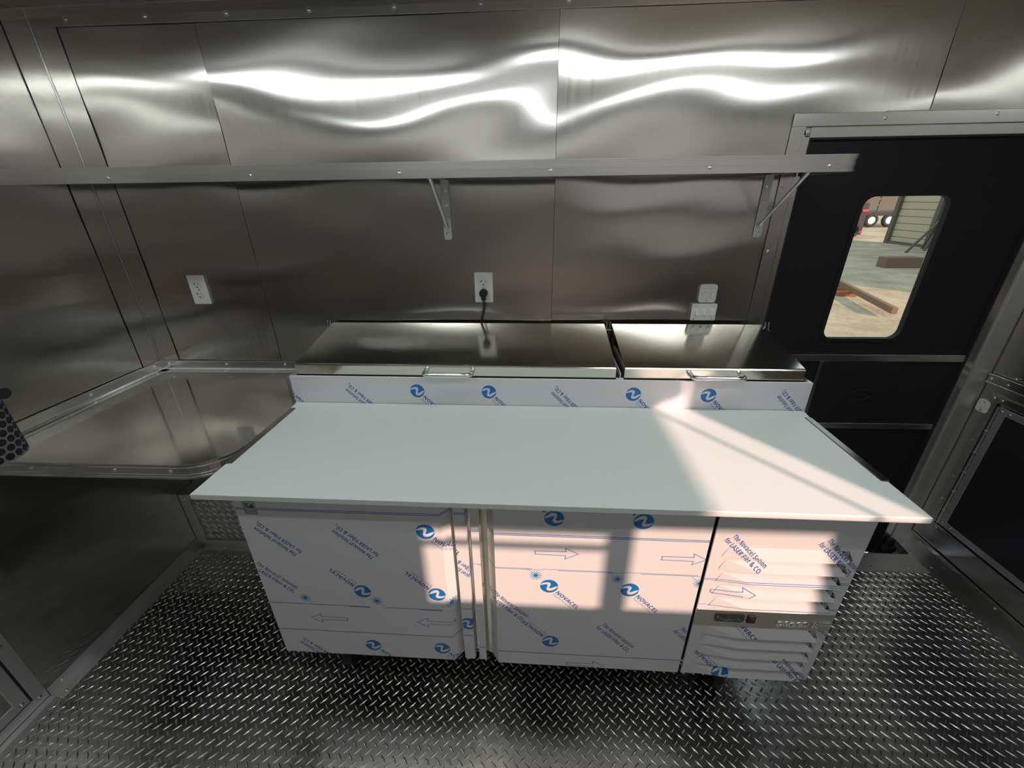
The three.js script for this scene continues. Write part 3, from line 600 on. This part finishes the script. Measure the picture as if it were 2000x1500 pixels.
  hinge(0.2579); hinge(-0.851); hinge(0.848);
  // casters
  for (const [x, zz] of [[-0.66, 0.64], [0.60, 0.64], [-0.66, 0.14], [0.60, 0.14]]) {
    const w = new THREE.CylinderGeometry(0.0625, 0.0625, 0.03, 28); w.rotateZ(Math.PI / 2); w.translate(x, 0.0625, z(zz));
    const c = part('caster', [bx(x - 0.045, x + 0.045, B - 0.012, B, z(zz) - 0.045, z(zz) + 0.045, 0.003), bx(x - 0.024, x - 0.020, 0.055, B - 0.03, z(zz) - 0.022, z(zz) + 0.022, 0.002), bx(x + 0.020, x + 0.024, 0.055, B - 0.03, z(zz) - 0.022, z(zz) + 0.022, 0.002), bx(x - 0.026, x + 0.026, B - 0.045, B - 0.012, z(zz) - 0.026, z(zz) + 0.026, 0.004)], M.black, T);
    part('wheel', w, M.rubber, c);
  }
}
{ // the board lies on the table
  const y0 = 0.8695, y1 = 0.8855, half = [[0.857, 0.3285], [0.853, 0.371], [0.8345, 0.3735], [0.8345, 0.6945], [0.850, 0.6965], [0.850, 0.8235]];
  const pts = [...half, ...half.slice().reverse().map(([x, z]) => [-x, z])].map(([x, z]) => [x, tz(z)]);
  const b = single('cutting_board', 'long white plastic cutting board along the front of the prep table', 'cutting board', slab(pts, y0, y1, 0.0018), M.board);
  b.position.set(0, 0, 0.4243); b.rotation.y = -0.0105;
}

// ---------------------------------------------------------------- outlets, plug and switches
function outlet(x, y, label) {
  const t = thing('wall_outlet', label, 'outlet', [x + 0.035, y + 0.05715, 0.001], 'wall outlets');
  part('cover_plate', plate(roundRect(-0.035, 0.035, -0.05715, 0.05715, 0.002), 0, 0.006, 0.0015), M.white, t);
  for (const s of [1, -1]) {
    const f = new THREE.Shape(); f.absarc(0, s * 0.0195, 0.0165, 0, Math.PI * 2);
    const r = part('receptacle', plate(f, 0.006, 0.0085, 0.0006), M.offWhite, t);
    part('slot', [bx(-0.0085, -0.0065, s * 0.0195, s * 0.0195 + 0.009, 0.0084, 0.0089), bx(0.0055, 0.0072, s * 0.0195, s * 0.0195 + 0.0075, 0.0084, 0.0089), bx(-0.0125, -0.0085, s * 0.0195 + 0.0035, s * 0.0195 + 0.0055, 0.0084, 0.0089)], M.slot, r);
    const c = cyl(0.0028, 0.0028, 0.0006, 12); c.rotateX(Math.PI / 2); c.translate(-0.0005, s * 0.0195 - 0.008, 0.0087); part('ground_hole', c, M.slot, r);
  }
  screw(t, 0, 0, 0.006, 'z', 0.5);
  return t;
}
outlet(-1.4018, 1.1534, 'white duplex outlet above the corner counter with nothing plugged in');
outlet(-0.2541, 1.1603, 'white duplex outlet above the lids with a black plug in it');
{
  const t = thing('power_cord', 'black power cord with plug running down behind the lids', 'cord', [-0.2195, 1.198, 0.010]);
  const g = cyl(0.0155, 0.0165, 0.022, 24); g.rotateX(Math.PI / 2); g.translate(0, 0, 0.011);
  part('plug', [g, bx(-0.0095, 0.0095, -0.028, 0.0, 0.004, 0.022, 0.006)], M.black, t);
  part('cable', tube([[0, -0.022, 0.013], [0.001, -0.045, 0.014], [-0.003, -0.075, 0.012], [-0.012, -0.105, 0.008], [-0.016, -0.13, 0.004], [-0.016, -0.20, 0.002], [-0.016, -0.30, 0.002]], 0.0042, 50, 10), M.black, t);
}
function switchPlate(x0, x1, y0, y1, n, r, label) {
  const t = thing('switch_plate', label, 'switch', [(x0 + x1) / 2, (y0 + y1) / 2, 0.001], 'switch plates'), w = (x1 - x0) / 2, h = (y1 - y0) / 2;
  part('cover_plate', plate(roundRect(-w, w, -h, h, r), 0, 0.007, 0.002), M.offWhite, t);
  for (let i = 0; i < n; i++) {
    const x = (i - (n - 1) / 2) * 0.0285;
    const b = part('switch_bezel', bx(x - 0.0098, x + 0.0098, -0.017, 0.015, 0.007, 0.0082, 0.0006), M.white, t);
    part('rocker', bx(x - 0.0055, x + 0.0055, -0.011, 0.008, 0.008, 0.0150, 0.0018), M.white, b);
  }
  if (n === 2) { screw(t, 0.004, h - 0.008, 0.007, 'z', 0.75, M.aluDull); screw(t, -0.002, -h + 0.007, 0.007, 'z', 0.75, M.aluDull); }
  else for (const sx of [-1, 1]) for (const sy of [-1, 1]) screw(t, sx * (w - 0.013), sy * (h - 0.008), 0.007, 'z', 0.75, M.aluDull);
}
switchPlate(0.598, 0.663, 1.1585, 1.2275, 2, 0.012, 'upper white switch plate with two rockers and rounded corners');
switchPlate(0.580, 0.674, 1.0890, 1.1545, 3, 0.005, 'lower wide white switch plate with three rockers');

// ---------------------------------------------------------------- perforated tube on a wall arm at the left edge
{
  const t = thing('perforated_cylinder', 'grey cylinder covered in round black holes, cut off by left edge', 'cylinder', [-1.487, 0.909, 0.752]);
  const R = 0.082, H = 0.30;
  const body = new THREE.CylinderGeometry(R, R, H, 44, 1, false); body.translate(0, H / 2, 0);
  part('shell', body, M.greyNet, t);
  const dot = new THREE.CylinderGeometry(0.0096, 0.0096, 0.0016, 16); dot.rotateX(Math.PI / 2); metreUV(dot);
  for (let j = 0; j < 12; j++) for (let i = 0; i < 22; i++) {
    const a = (i + (j % 2) * 0.5) / 22 * Math.PI * 2;
    const o = new THREE.Mesh(dot, M.black); o.name = 'hole'; o.position.set(R * Math.cos(a), 0.014 + j * 0.0212, R * Math.sin(a)); o.rotation.y = Math.PI / 2 - a; t.add(o);
  }
  part('wall_arm', [bx(-0.161, -0.076, 0.20, 0.225, -0.015, 0.015, 0.004), bx(-0.162, -0.155, 0.17, 0.255, -0.03, 0.03, 0.002)], M.black, t);
  part('knob', [rod([0.07, 0.200, 0], [0.150, 0.200, 0], 0.007), cyl(0.014, 0.014, 0.022, 18).rotateZ(Math.PI / 2).translate(0.158, 0.200, 0)], M.black, t);
}

// ---------------------------------------------------------------- the yard seen through the door window
const GY = -0.65;
structure('ground', 'sunlit concrete yard outside', bx(-60, 80, GY - 0.2, GY, -90, 60), M.concrete);
{
  const X = 17.05, t = thing('metal_building', 'tan ribbed metal building with dark steel columns beyond the door window', 'building', [X, GY, -9]);
  part('wall_core', bx(0.06, 0.3, 0, 8.5, -11.2, 11.5), M.siding, t);
  for (let i = 0; i < 28; i++) part('siding_panel', bx(0, 0.06, 0.02 + i * 0.3, 0.295 + i * 0.3, -11.2, 11.5, 0.02), M.siding, t);
  for (const z of [-11.2, -9.0, -6.4, -3, 1, 5, 9, 11.4]) part('column', bx(-0.14, 0.0, 0, 8.5, z - 0.1, z + 0.1), M.sidingDark, t);
  part('base_sill', bx(-0.10, 0, 0, 0.12, -11.2, 11.5), M.sidingDark, t);
}
{
  const t = thing('lumber_beam', 'long brown beam lying on blocks in the sun outside the door window', 'lumber', [7.26, GY, -8.0]);
  const b = bx(-1.7, 1.7, 0.10, 0.22, -0.05, 0.05, 0.01); b.rotateY(1.28); part('beam', b, M.brown, t);
  for (const k of [-1.3, -0.9, -0.4]) { const c = bx(-0.2, 0.2, 0, 0.10, -0.06, 0.06, 0.01); c.rotateY(0.2 + k); c.translate(0.29 * -k * 1.0 + (-0.1), 0, k); part('block', c, M.wood, t); }
}
single('timber_skid', 'low dark timber skid in the shaded yard', 'timber', bx(11.2, 12.3, GY, GY + 0.32, -12.9, -12.5, 0.02).rotateY(0), M.brown);
{
  const t = thing('pipe_stand', 'leaning steel pipe stand in front of the metal building', 'stand', [15.6, GY, -16.8]);
  part('pipe', rod([-0.7, 0, 0.4], [1.2, 1.5, -0.5], 0.05), M.sidingDark, t);
  part('pipe', rod([0.5, 0, -0.2], [1.0, 1.3, -0.4], 0.05), M.sidingDark, t);
  part('pipe', rod([1.0, 0, -0.9], [0.6, 1.0, -0.2], 0.05), M.sidingDark, t);
}
{
  const t = thing('flatbed_trailer', 'dark flatbed trailer with red lights parked far across the yard', 'trailer', [23.4, GY, -32]);
  part('bed', bx(-4, 6, 0.75, 1.05, -1.1, 1.1, 0.03), M.black, t);
  for (const x of [0.4, 1.6]) {
    const w = new THREE.TorusGeometry(0.34, 0.13, 10, 24); w.translate(x, 0.46, 1.05); const k = part('wheel', w, M.rubber, t);
    const d = cyl(0.24, 0.24, 0.08, 20); d.rotateX(Math.PI / 2); d.translate(x, 0.46, 1.1); part('rim', d, M.aluDull, k);
  }
  for (let i = 0; i < 7; i++) part('stake', bx(-3.9 + i * 1.5, -3.8 + i * 1.5, 1.05, 2.3, 1.0, 1.1), M.sidingDark, t);
  for (const y of [1.4, 1.8, 2.2]) part('side_rail', bx(-4, 6, y, y + 0.1, 1.08, 1.14), M.sidingDark, t);
  for (const [x, y] of [[-0.9, 1.0], [-1.0, 0.1]]) part('red_lamp', bx(x, x + 0.3, y, y + 0.14, 1.12, 1.2, 0.02), M.red, t);
}
{
  const t = thing('utility_trailer', 'dark utility trailer with two red tail lamps at left edge of door window', 'trailer', [17.6, GY, -23.6]);
  part('body', bx(-1.6, 0.40, 0.12, 1.75, -1.0, 0.2, 0.05), M.black, t);
  for (const y of [0.18, 1.28]) part('tail_lamp', bx(0.05, 0.38, y, y + 0.12, 0.2, 0.26, 0.02), M.red, t);
  for (const x of [-0.9, -0.1]) { const w = new THREE.TorusGeometry(0.26, 0.10, 10, 20); w.translate(x, 0.36, 0.22); part('wheel', w, M.rubber, t); }
}
single('added_workshop', 'added long pale building, unseen behind the viewer, blocking low sky and toning wall reflections', 'building', [bx(-30, 45, GY, 3.4, 17, 23), alongX([[16.4, 3.4], [20, 4.4], [23.6, 3.4]], -30.5, 45.5)], std({ name: 'pale painted siding', color: lin(0.62, 0.53, 0.50), roughness: 0.8 }));  // added unseen building: hides bright low sky, lends pale tone to wall reflections
single('far_warehouse', 'long dark warehouse wall at the far side of the yard', 'building', bx(-20, 75, GY, 6, -62, -58), M.sidingDark);

scene.traverse((o) => { if (o.isMesh) { o.castShadow = true; o.receiveShadow = true; } if (o.isDirectionalLight || o.isPointLight || o.isSpotLight) o.castShadow = true; });
renderer.render(scene, camera);
